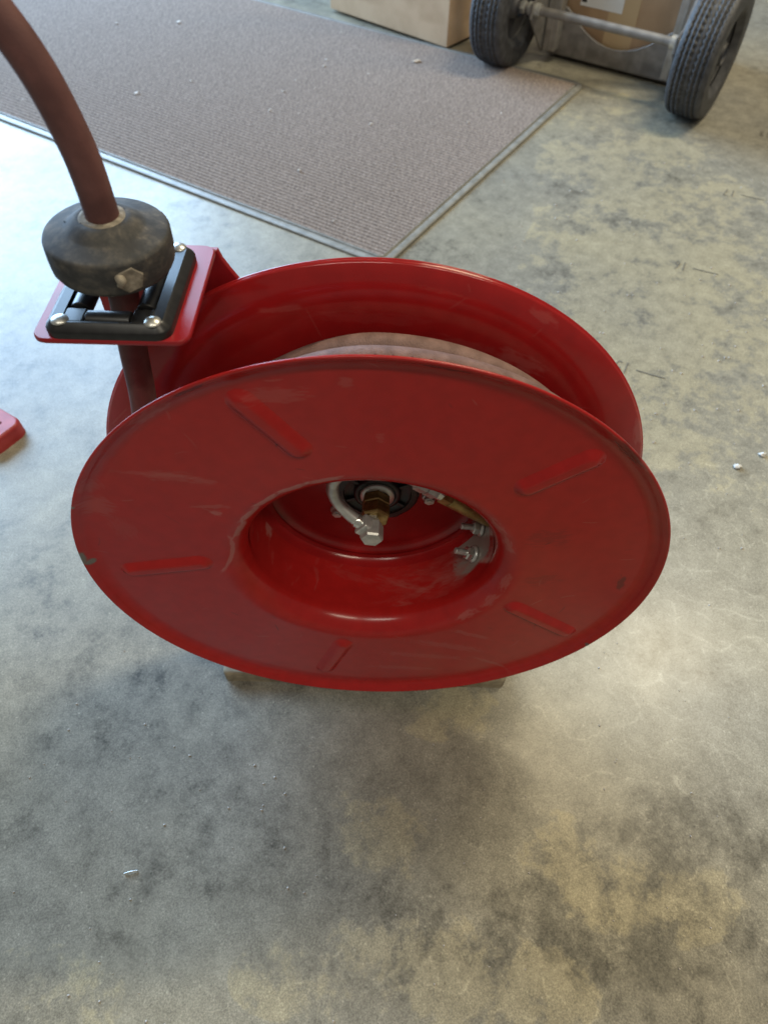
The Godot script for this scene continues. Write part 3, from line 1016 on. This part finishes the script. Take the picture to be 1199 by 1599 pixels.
func build_guide(t: Node3D, base: Vector3) -> void:
	# arm: flat sheet behind the rear flange, from the post up to the roller plate
	var out := PackedVector2Array([Vector2(-0.040, 0.215), Vector2(0.020, 0.215), Vector2(0.030, 0.270)])
	out.append_array(PackedVector2Array([Vector2(-0.050, 0.375), Vector2(-0.076, 0.424), Vector2(-0.0850, 0.4400), Vector2(-0.0925, 0.4525), Vector2(-0.0965, 0.4600), Vector2(-0.0985, 0.4665)]))
	out.append_array(PackedVector2Array([Vector2(-0.1835, 0.4665), Vector2(-0.1840, 0.4000), Vector2(-0.1800, 0.372), Vector2(-0.150, 0.330)]))
	part(t, "guide_arm", flat_polygon_solid(out, 0.004, 0.0008), M.red, Vector3(0, 0, -0.1010) - base)
	# roller plate: folded forward from the arm, with a window for the hose
	var cx := -0.1412
	var cz := -0.0525
	var w := 0.0860
	var d := 0.0930
	var top := 0.4700
	var loops := [ring(cx, cz, 0.040, 0.058, 0.004, top, 5), ring(cx, cz, w - 0.0016, d - 0.0016, 0.0072, top, 5)]
	var lip := [ring(cx, cz, w - 0.0016, d - 0.0016, 0.0072, top, 5), ring(cx, cz, w, d, 0.008, top - 0.0008, 5), ring(cx, cz, w, d, 0.008, top - 0.0026, 5), ring(cx, cz, w - 0.0016, d - 0.0016, 0.0072, top - 0.0034, 5)]
	var under := [ring(cx, cz, w - 0.0016, d - 0.0016, 0.0072, top - 0.0034, 5), ring(cx, cz, 0.040, 0.058, 0.004, top - 0.0034, 5)]
	part(t, "roller_plate", surface([loops, lip, under, [under[1], loops[0]]]), M.red, -base)
	# roller guide: black moulded frame, four rollers, four dome screws
	var fx := -0.1420
	var fz := -0.0480
	var fw := 0.0690
	var fd := 0.0830
	var h := 0.0080
	var fl := []
	for p in [[0.0, 0.0], [0.0, 0.0034], [0.0006, 0.0046], [0.0034, 0.0074], [0.0044, h]]:
		fl.append(ring(fx, fz, fw - 2 * p[0], fd - 2 * p[0], maxf(0.0085 - p[0], 0.003), top + p[1], 5))
	var deck := [fl[4], ring(fx, fz, 0.0490, 0.0725, 0.0012, top + h, 5)]
	var inner := [ring(fx, fz, 0.0490, 0.0725, 0.0012, top + h, 5), ring(fx, fz, 0.0490, 0.0725, 0.0012, top + 0.0002, 5)]
	var frame := part(t, "roller_frame", surface([fl, deck, inner]), M.plastic, -base)
	for k in [[0, 1.0], [0, -1.0], [1, 1.0], [1, -1.0]]:
		var along := Vector3.RIGHT if k[0] == 0 else Vector3.BACK
		var at := Vector3(fx, top + 0.0036, fz + k[1] * 0.0300) if k[0] == 0 else Vector3(fx + k[1] * 0.0182, top + 0.0040, fz)
		var half := 0.0120 if k[0] == 0 else 0.0225
		var r := 0.0056
		var prof := [[Vector2(0.0, -half - 0.003), Vector2(0.0026, -half - 0.003), Vector2(0.0026, -half)], [Vector2(0.0026, -half), Vector2(r - 0.0006, -half), Vector2(r, -half + 0.0006), Vector2(r, half - 0.0006), Vector2(r - 0.0006, half), Vector2(0.0026, half)], [Vector2(0.0026, half), Vector2(0.0026, half + 0.003), Vector2(0.0, half + 0.003)]]
		part(frame, "roller", lathe(prof, 28), M.plastic, at, Basis(Quaternion(Vector3.BACK, along)) if k[0] == 0 else Basis())
	for sx in [-1.0, 1.0]:
		for sz in [-1.0, 1.0]:
			part(frame, "corner_block", rounded_box(Vector3(0.0115, 0.0074, 0.0120), 0.0010, 2), M.plastic, Vector3(fx + sx * 0.0186, top + 0.0040, fz + sz * 0.0300))
			var s := part(frame, "dome_screw", lathe([[Vector2(0.0, 0.0021)] + arc(0.0, -0.0044, 0.0065, 82.0, 45.0, 6) + [Vector2(0.0047, -0.0004)]], 28, "y"), M.screw, Vector3(fx + sx * 0.0250, top + h, fz + sz * 0.0350))
			s.rotation.y = sx * 0.7 + sz


# ------------------------------------------------------------------ the hose

func build_hose() -> void:
	var base := Vector3(-0.15, 0.30, -0.045)
	var t := thing("air_hose", "dusty red brown rubber hose wound on the reel, its end rising past the roller guide", "hose", base)
	var r := 0.0092
	# wraps of the coil: radius of the middle line, z
	for k in [[0.1932, -0.0285, 0.013], [0.1752, -0.0640, 0.014], [0.1720, -0.0470, 0.0], [0.1540, -0.0210, 0.0], [0.1540, -0.0390, 0.0], [0.1540, -0.0580, 0.0], [0.1360, -0.0200, 0.0], [0.1360, -0.0370, 0.0], [0.1360, -0.0540, 0.0], [0.1360, -0.0690, 0.0]]:
		var pts := PackedVector3Array()
		for i in 161:
			pts.append(coil_point(TAU * i / 160.0, k))
		part(t, "hose_wrap", tube(pts, r, 24, false), M.hose_coil, -base)
	# pricked vent holes along the cover
	for i in 64:
		var a := deg_to_rad(lerpf(40.0, 140.0, i / 63.0) + rng.randf_range(-0.4, 0.4))
		var off := deg_to_rad(62.0 if i % 2 else 38.0)
		var nrm := Vector3(cos(a) * sin(off), sin(a) * sin(off), cos(off))
		var p := coil_point(a, [0.1932, -0.0285, 0.013]) + nrm * r
		part(t, "vent_hole", lathe([[Vector2(0.0, 0.00012), Vector2(0.0008, 0.0001), Vector2(0.0011, -0.0005)]], 8), M.hole, p - base, Basis(Quaternion(Vector3.BACK, nrm)))
	# riser: from the coil, through the rollers, out of the picture, then down to the floor
	var pts := [Vector3(-0.184, 0.20, -0.036), Vector3(-0.178, 0.26, -0.040), Vector3(-0.1640, 0.33, -0.044), Vector3(-0.1530, 0.385, -0.045), Vector3(-0.1475, 0.432, -0.045), Vector3(-0.1425, 0.470, -0.045), Vector3(-0.1400, 0.5075, -0.045), Vector3(-0.1396, 0.535, -0.045), Vector3(-0.1412, 0.5573, -0.045)]
	pts += [Vector3(-0.1475, 0.587, -0.045), Vector3(-0.1590, 0.612, -0.046), Vector3(-0.1780, 0.640, -0.047), Vector3(-0.235, 0.672, -0.05), Vector3(-0.33, 0.660, -0.06), Vector3(-0.45, 0.56, -0.08), Vector3(-0.56, 0.36, -0.10), Vector3(-0.66, 0.14, -0.12), Vector3(-0.80, 0.025, -0.14), Vector3(-1.05, 0.0095, -0.16), Vector3(-1.4, 0.0095, -0.10)]
	part(t, "riser", tube(smooth_path(pts, 10), 0.0086, 28), M.hose, -base)


# A wrap steps down on the left, where the hose crosses to the next turn, and climbs again below.
func coil_point(a: float, k: Array) -> Vector3:
	var deg := fposmod(rad_to_deg(a), 360.0)
	var rr: float = k[0] - k[2] * (smoothstep(88.0, 122.0, deg) - smoothstep(200.0, 330.0, deg)) + 0.0006 * sin(5.0 * a + k[1] * 80.0)
	return Vector3(cos(a) * rr, AXLE + sin(a) * rr, k[1] + 0.0014 * sin(a * 3.0 + k[0] * 200.0))


func build_hose_stop() -> void:
	var base := Vector3(-0.1408, 0.4920, -0.0450)
	var t := thing("hose_stop", "black split rubber hose stop caked with pale dirt, clamped above the roller guide", "hose stop", base)
	t.rotation = Vector3(0.03, 0.0, -0.05)
	var seam := deg_to_rad(40.0)
	var R1 := 0.0325
	var prof := [Vector2(0.0095, 0.0), Vector2(R1 - 0.004, 0.0), Vector2(R1 - 0.0012, 0.0010), Vector2(R1, 0.0034), Vector2(R1 + 0.0004, 0.010), Vector2(R1 + 0.0002, 0.0178), Vector2(R1 - 0.0004, 0.0191), Vector2(R1 - 0.0016, 0.0199)]
	prof += [Vector2(R1 - 0.0040, 0.0204), Vector2(0.0215, 0.0226), Vector2(0.0200, 0.0232), Vector2(0.0182, 0.0248), Vector2(0.0165, 0.0258), Vector2(0.0148, 0.0270), Vector2(0.0125, 0.0276), Vector2(0.0095, 0.0268)]
	for s in 2:
		var rows := []
		for p in prof:
			var row := PackedVector3Array()
			for k in 41:
				var a: float = lerpf(0.012, PI - 0.012, k / 40.0) + s * PI
				row.append(Vector3(p.x * cos(a), p.y + (0.0006 if s else 0.0), -p.x * sin(a)))
			rows.append(row)
		var half := part(t, "rubber_half", surface([rows], [], false), M.rubber, Vector3.ZERO, Basis(Vector3.UP, seam))
		# the flat of the joint
		var j0 := []
		for e in [0, 40]:
			var col := PackedVector3Array()
			var mid := PackedVector3Array()
			for i in prof.size():
				col.append(rows[i][e])
				mid.append(Vector3(rows[0][e].x, rows[i][e].y, rows[0][e].z))
			j0.append([col, mid])
		part(half, "joint_face", surface(j0, [], false), M.rubber)
	# raised collar ring round the hose, dust packed in the gap
	part(t, "neck_dust", lathe([[Vector2(0.0124, 0.0274), Vector2(0.0112, 0.0283), Vector2(0.0098, 0.0287), Vector2(0.0080, 0.0282)]], 40, "y"), M.dirt)
	# hexagon pocket and bolt on the front right
	var out := Vector3(sin(deg_to_rad(29.0)), 0, cos(deg_to_rad(29.0)))
	var b := Basis(Quaternion(Vector3.BACK, out))
	part(t, "nut_pocket", faceted([Vector2(0.0074, -0.004), Vector2(0.0074, -0.0007), Vector2(0.0069, -0.0003), Vector2(0.0, -0.0004)], 6, 0.25), M.dirt, out * (R1 + 0.0011) + Vector3(0.0010, 0.0106, -0.0006), b)
	part(t, "clamp_bolt", lathe([[Vector2(0.0, 0.0049)] + arc(0.0, 0.0022, 0.0027, 82.0, 20.0, 5) + [Vector2(0.0026, -0.002)]], 20), M.dirt, out * (R1 + 0.0001) + Vector3(-0.0030, 0.0130, 0.0020), b)
	# a nick in the top
	var nick := PackedVector3Array()
	for k in 9:
		nick.append(Vector3(-0.0205 + 0.0007 * k, 0.0232 - 0.00001 * k, 0.0 + 0.0022 * sin(k * PI / 8.0)))
	part(t, "nick", tube(nick, 0.0006, 6), M.black_gap)


# ------------------------------------------------------------------ round about

func build_mounting_foot() -> void:
	# the corner of another red bracket, on the floor at the left
	var t := thing("mounting_bracket", "red painted metal bracket corner with a bolt hole, flat on the floor at left", "bracket", Vector3(-0.53, 0, -0.37))
	t.rotation.y = deg_to_rad(0.0)
	var w := 0.085
	var d := 0.060
	var h := 0.022
	var hole := Vector2(0.0085, -0.004)
	var cx := -0.0095
	var cz := 0.0040
	var inner := PackedVector3Array()
	var inner_low := PackedVector3Array()
	var outline := ring(cx, cz, w - 0.008, d - 0.008, 0.010, h, 6)
	for p in outline:
		var a := atan2(p.z - hole.y, p.x - hole.x)
		inner.append(Vector3(hole.x + 0.0048 * cos(a), h, hole.y + 0.0048 * sin(a)))
		inner_low.append(Vector3(hole.x + 0.0048 * cos(a), 0.002, hole.y + 0.0048 * sin(a)))
	var side := [outline, ring(cx, cz, w - 0.003, d - 0.003, 0.0135, h - 0.0012, 6), ring(cx, cz, w, d, 0.015, h - 0.004, 6), ring(cx, cz, w + 0.002, d + 0.002, 0.016, 0.0, 6)]
	part(t, "bracket_foot", surface([[inner, outline], side, [inner_low, inner]]), M.red_worn, Vector3.ZERO, Basis(Vector3.UP, deg_to_rad(-31.0)))
	part(t, "bracket_web", rounded_box(Vector3(0.16, 0.05, 0.012), 0.003), M.red_worn, Vector3(-0.12, 0.0255, 0.05), Basis(Vector3.UP, deg_to_rad(-31.0)))


func build_box() -> void:
	# sits on the far edge of the mat; its near right corner at the foot of the left tyre
	var near := Vector3(0.133, 0, -1.733)
	var left := Vector3(-0.774, 0, -0.633)
	var back := Vector3(0.633, 0, -0.774)
	var size := Vector3(0.405, 0.31, 0.30)
	var mid := near + left * size.x / 2.0 + back * size.z / 2.0
	var turn := atan2(0.633, 0.774)
	var t := thing("cardboard_box", "plain tan cardboard box standing on the mat's far edge beside the left tyre", "box", Vector3(mid.x, 0.0075, mid.z), -turn)
	var h := size.y
	var th := 0.004
	part(t, "side_panel", rounded_box(Vector3(size.x, h, th), 0.0018, 2), M.card, Vector3(0, h / 2, size.z / 2 - th / 2))
	part(t, "side_panel", rounded_box(Vector3(size.x, h, th), 0.0018, 2), M.card, Vector3(0, h / 2, -size.z / 2 + th / 2))
	for s in [-1.0, 1.0]:
		part(t, "side_panel", rounded_box(Vector3(th, h, size.z - 2 * th), 0.0018, 2), M.card, Vector3(s * (size.x / 2 - th / 2), h / 2, 0))
		part(t, "top_flap", rounded_box(Vector3(size.x - 0.002, th, size.z / 2 - 0.002), 0.0018, 2), M.card, Vector3(0, h + th / 2 + 0.0002, s * size.z / 4))
	part(t, "bottom", rounded_box(Vector3(size.x - 2 * th, th, size.z - 2 * th), 0.0018, 2), M.card, Vector3(0, th / 2, 0))
	part(t, "packing_tape", rounded_box(Vector3(size.x, 0.0004, 0.05), 0.0001, 1), M.tape, Vector3(0, h + th + 0.0006, 0))


func build_hand_truck() -> void:
	# axle line from the left tyre to the right one; x runs along it, -z away from the camera
	var left := Vector3(0.268, 0, -1.668)
	var right := Vector3(0.672, 0, -1.412)
	var mid := (left + right) / 2.0
	var dir := (right - left).normalized()
	var turn := atan2(-dir.z, dir.x)
	var t := thing("hand_truck", "upright aluminium hand truck on two black air tyres, seen from behind", "hand truck", mid, turn)
	var half := left.distance_to(right) / 2.0
	var tyre := tyre_mesh()
	for s in [-1.0, 1.0]:
		var w := part(t, "wheel", lathe([[Vector2(0.022, -0.034), Vector2(0.020, 0.034)], [Vector2(0.070, -0.022), Vector2(0.066, -0.014), Vector2(0.030, -0.010), Vector2(0.022, -0.030)], [Vector2(0.070, 0.022), Vector2(0.066, 0.014), Vector2(0.030, 0.010), Vector2(0.022, 0.030)]], 40), M.rim, Vector3(s * half, 0.1265, 0), Basis(Vector3.UP, PI / 2.0))
		part(w, "tyre", tyre, M.tyre)
		part(w, "hub_nut", faceted([Vector2(0.014, 0.034), Vector2(0.014, 0.042), Vector2(0.010, 0.045), Vector2(0.0, 0.045)], 6), M.zinc, Vector3.ZERO, Basis(Vector3.UP, PI if s > 0 else 0.0))
		# rail: a U-shaped aluminium extrusion, set forward of the axle
		var rail := part(t, "rail", rounded_box(Vector3(0.032, 1.10, 0.012), 0.002, 2), M.alu, Vector3(s * 0.152, 0.025 + 0.55, -0.078))
		for q in [-1.0, 1.0]:
			part(rail, "rail_lip", rounded_box(Vector3(0.0045, 1.10, 0.022), 0.0015, 2), M.alu, Vector3(q * 0.0138, 0, -0.015))
		part(rail, "rail_ridge", rounded_box(Vector3(0.006, 1.10, 0.003), 0.0012, 2), M.alu, Vector3(0, 0, 0.0065))
		part(t, "axle_bracket", flat_polygon_solid(PackedVector2Array([Vector2(-0.100, 0.020), Vector2(-0.072, 0.020), Vector2(0.020, 0.112), Vector2(0.020, 0.142), Vector2(-0.020, 0.150), Vector2(-0.100, 0.260)]), 0.006), M.galvanised, Vector3(s * 0.172, 0, 0), Basis(Vector3.UP, -PI / 2.0))
	part(t, "axle_bar", tube(PackedVector3Array([Vector3(-half - 0.02, 0.1265, 0), Vector3(0, 0.1265, 0), Vector3(half + 0.02, 0.1265, 0)]), 0.0095, 20), M.galvanised)
	part(t, "axle_collar", tube(PackedVector3Array([Vector3(0.156, 0.1265, 0), Vector3(0.186, 0.1265, 0)]), 0.014, 20), M.zinc)
	part(t, "axle_collar", tube(PackedVector3Array([Vector3(-0.186, 0.1265, 0), Vector3(-0.156, 0.1265, 0)]), 0.014, 20), M.zinc)
	# heel of the nose plate with its scooped top edge
	var heel := PackedVector2Array([Vector2(-0.168, 0.012), Vector2(0.168, 0.012), Vector2(0.168, 0.120), Vector2(0.130, 0.112)])
	for k in 13:
		var a := lerpf(-1.0, 1.0, k / 12.0)
		heel.append(Vector2(-0.120 * a, 0.050 + 0.055 * a * a))
	heel.append(Vector2(-0.130, 0.112))
	heel.append(Vector2(-0.168, 0.120))
	part(t, "nose_heel", flat_polygon_solid(heel, 0.006), M.galvanised, Vector3(0, 0, -0.1035))
	part(t, "nose_plate", rounded_box(Vector3(0.34, 0.007, 0.26), 0.002, 2), M.galvanised, Vector3(0, 0.0100, -0.2385))
	part(t, "cross_bar", rounded_box(Vector3(0.28, 0.03, 0.010), 0.003, 2), M.alu, Vector3(0, 0.58, -0.081))
	part(t, "cross_bar", rounded_box(Vector3(0.28, 0.03, 0.010), 0.003, 2), M.alu, Vector3(0, 1.05, -0.081))
	var grip := [Vector3(-0.152, 1.12, -0.078), Vector3(-0.150, 1.20, -0.078), Vector3(-0.08, 1.27, -0.07), Vector3(0.08, 1.27, -0.07), Vector3(0.150, 1.20, -0.078), Vector3(0.152, 1.12, -0.078)]
	part(t, "handle", tube(smooth_path(grip, 8), 0.013, 16), M.alu)
	# the carton it carries
	var n := Vector3(dir.z, 0, -dir.x)
	var at := mid + n * 0.236
	var c := thing("taped_carton", "brown carton with a band of tape and a white label, riding on the hand truck", "box", Vector3(at.x, 0.0140, at.z), turn)
	var body := part(c, "carton_body", rounded_box(Vector3(0.300, 0.30, 0.240), 0.004, 2), M.card_dark, Vector3(0.005, 0.15, 0))
	part(body, "packing_tape", rounded_box(Vector3(0.070, 0.302, 0.0005), 0.0002, 1), M.tape, Vector3(-0.004, 0, 0.1204))
	part(body, "packing_tape", rounded_box(Vector3(0.070, 0.0005, 0.242), 0.0002, 1), M.tape, Vector3(-0.004, 0.1504, 0))
	var lab := part(body, "address_label", rounded_box(Vector3(0.105, 0.075, 0.0005), 0.0002, 1), M.label, Vector3(-0.060, -0.008, 0.1210))
	part(lab, "printed_bar", rounded_box(Vector3(0.013, 0.060, 0.0002), 0.00008, 1), M.ink, Vector3(-0.044, 0.0, 0.0004))


# Tyre about z: five rows of tread cut by zigzag grooves, rounded shoulders, plain side walls.
func tyre_mesh() -> ArrayMesh:
	var outer := 0.1265
	var hw := 0.0405
	var around := 360
	var strip := []
	var prof := []
	for k in 71:
		var s := lerpf(-1.0, 1.0, k / 70.0)
		prof.append(s)
	for s in prof:
		var row := PackedVector3Array()
		for i in around + 1:
			var a := TAU * i / around
			# half an ellipse-like section
			var th: float = s * PI * 0.60
			var x := signf(sin(th)) * pow(absf(sin(th)), 0.78) * hw
			var drop := 1.0 - signf(cos(th)) * pow(absf(cos(th)), 0.55)
			var r := outer - 0.0165 * drop * (1.0 if cos(th) > 0.0 else 1.9)
			if absf(x) < 0.0335 and cos(th) > 0.0:
				var zig := 0.0010 * (absf((i % 6) - 3.0) / 1.5 - 1.0)
				var g := fposmod((x + zig) / 0.0102 + 0.5, 1.0)
				var groove := 1.0 - smoothstep(0.15, 0.25, 0.5 - absf(g - 0.5))
				r -= 0.0046 * groove
				if i % 6 == 0 and absf(x) < 0.031:
					r -= 0.0007
			row.append(Vector3(r * cos(a), r * sin(a), x))
		strip.append(row)
	# bead down to the rim
	var s0 := PackedVector3Array()
	var s1 := PackedVector3Array()
	for i in around + 1:
		var a := TAU * i / around
		s0.append(Vector3(0.066 * cos(a), 0.066 * sin(a), -0.026))
		s1.append(Vector3(0.066 * cos(a), 0.066 * sin(a), 0.026))
	strip.push_front(s0)
	strip.push_back(s1)
	return surface([strip])


func build_crumbs() -> void:
	var list := [
		["white crumb lying on bare concrete right of the reel", 0.485, -0.3425, 0.0040, M.crumb, "crumb"],
		["second white crumb lying near the right edge of the floor", 0.526, -0.366, 0.0036, M.crumb, "crumb"],
		["dark metal sliver lying on the concrete in front of the reel", -0.215, 0.1725, 0.0, M.zinc, "metal sliver"],
	]
	for c in list:
		if c[3] > 0.0:
			var o := part(self, numbered("white_crumb"), pebble(c[3], int(c[3] * 1e5)), c[4], Vector3(c[1], c[3] * 0.5, c[2]))
			tag(o, c[0], c[5])
		else:
			var o := part(self, "metal_sliver", tube(smooth_path([Vector3(-0.0055, 0.0010, 0.0018), Vector3(0, 0.0022, 0), Vector3(0.0060, 0.0012, -0.0012)], 5), 0.0008, 8), c[4], Vector3(c[1], 0, c[2]))
			tag(o, c[0], c[5])
	var mm := MultiMesh.new()
	mm.transform_format = MultiMesh.TRANSFORM_3D
	mm.mesh = pebble(0.0011, 5)
	mm.mesh.surface_set_material(0, M.chip)
	mm.instance_count = 420
	for i in 420:
		var z := rng.randf_range(-1.2, 0.30)
		var x := rng.randf_range(-0.35, 0.40) if z > -0.2 else rng.randf_range(0.22, 0.9)
		mm.set_instance_transform(i, Transform3D(Basis(Vector3.UP, rng.randf() * TAU).scaled(Vector3.ONE * rng.randf_range(0.25, 0.9) * (1.0 if z > -0.2 else 1.6)), Vector3(x, 0.0003, z)))
	var mi := MultiMeshInstance3D.new()
	mi.name = "floor_grit"
	mi.multimesh = mm
	add_child(mi)
	tag(mi, "fine white grit scattered over the concrete floor", "grit", "", "stuff")


func pebble(r: float, sd: int) -> ArrayMesh:
	var n := noise(0.9, 3, FastNoiseLite.TYPE_SIMPLEX_SMOOTH, sd)
	var rows := []
	for j in 9:
		var row := PackedVector3Array()
		var b := PI * j / 8.0
		for k in 13:
			var a := TAU * (k % 12) / 12.0
			var d := Vector3(sin(b) * cos(a), cos(b), -sin(b) * sin(a))
			row.append(Vector3(1.2, 0.75, 0.9) * d * r * (1.0 + 0.9 * n.get_noise_3dv(d * 1.5)))
		rows.append(row)
	return surface([rows])
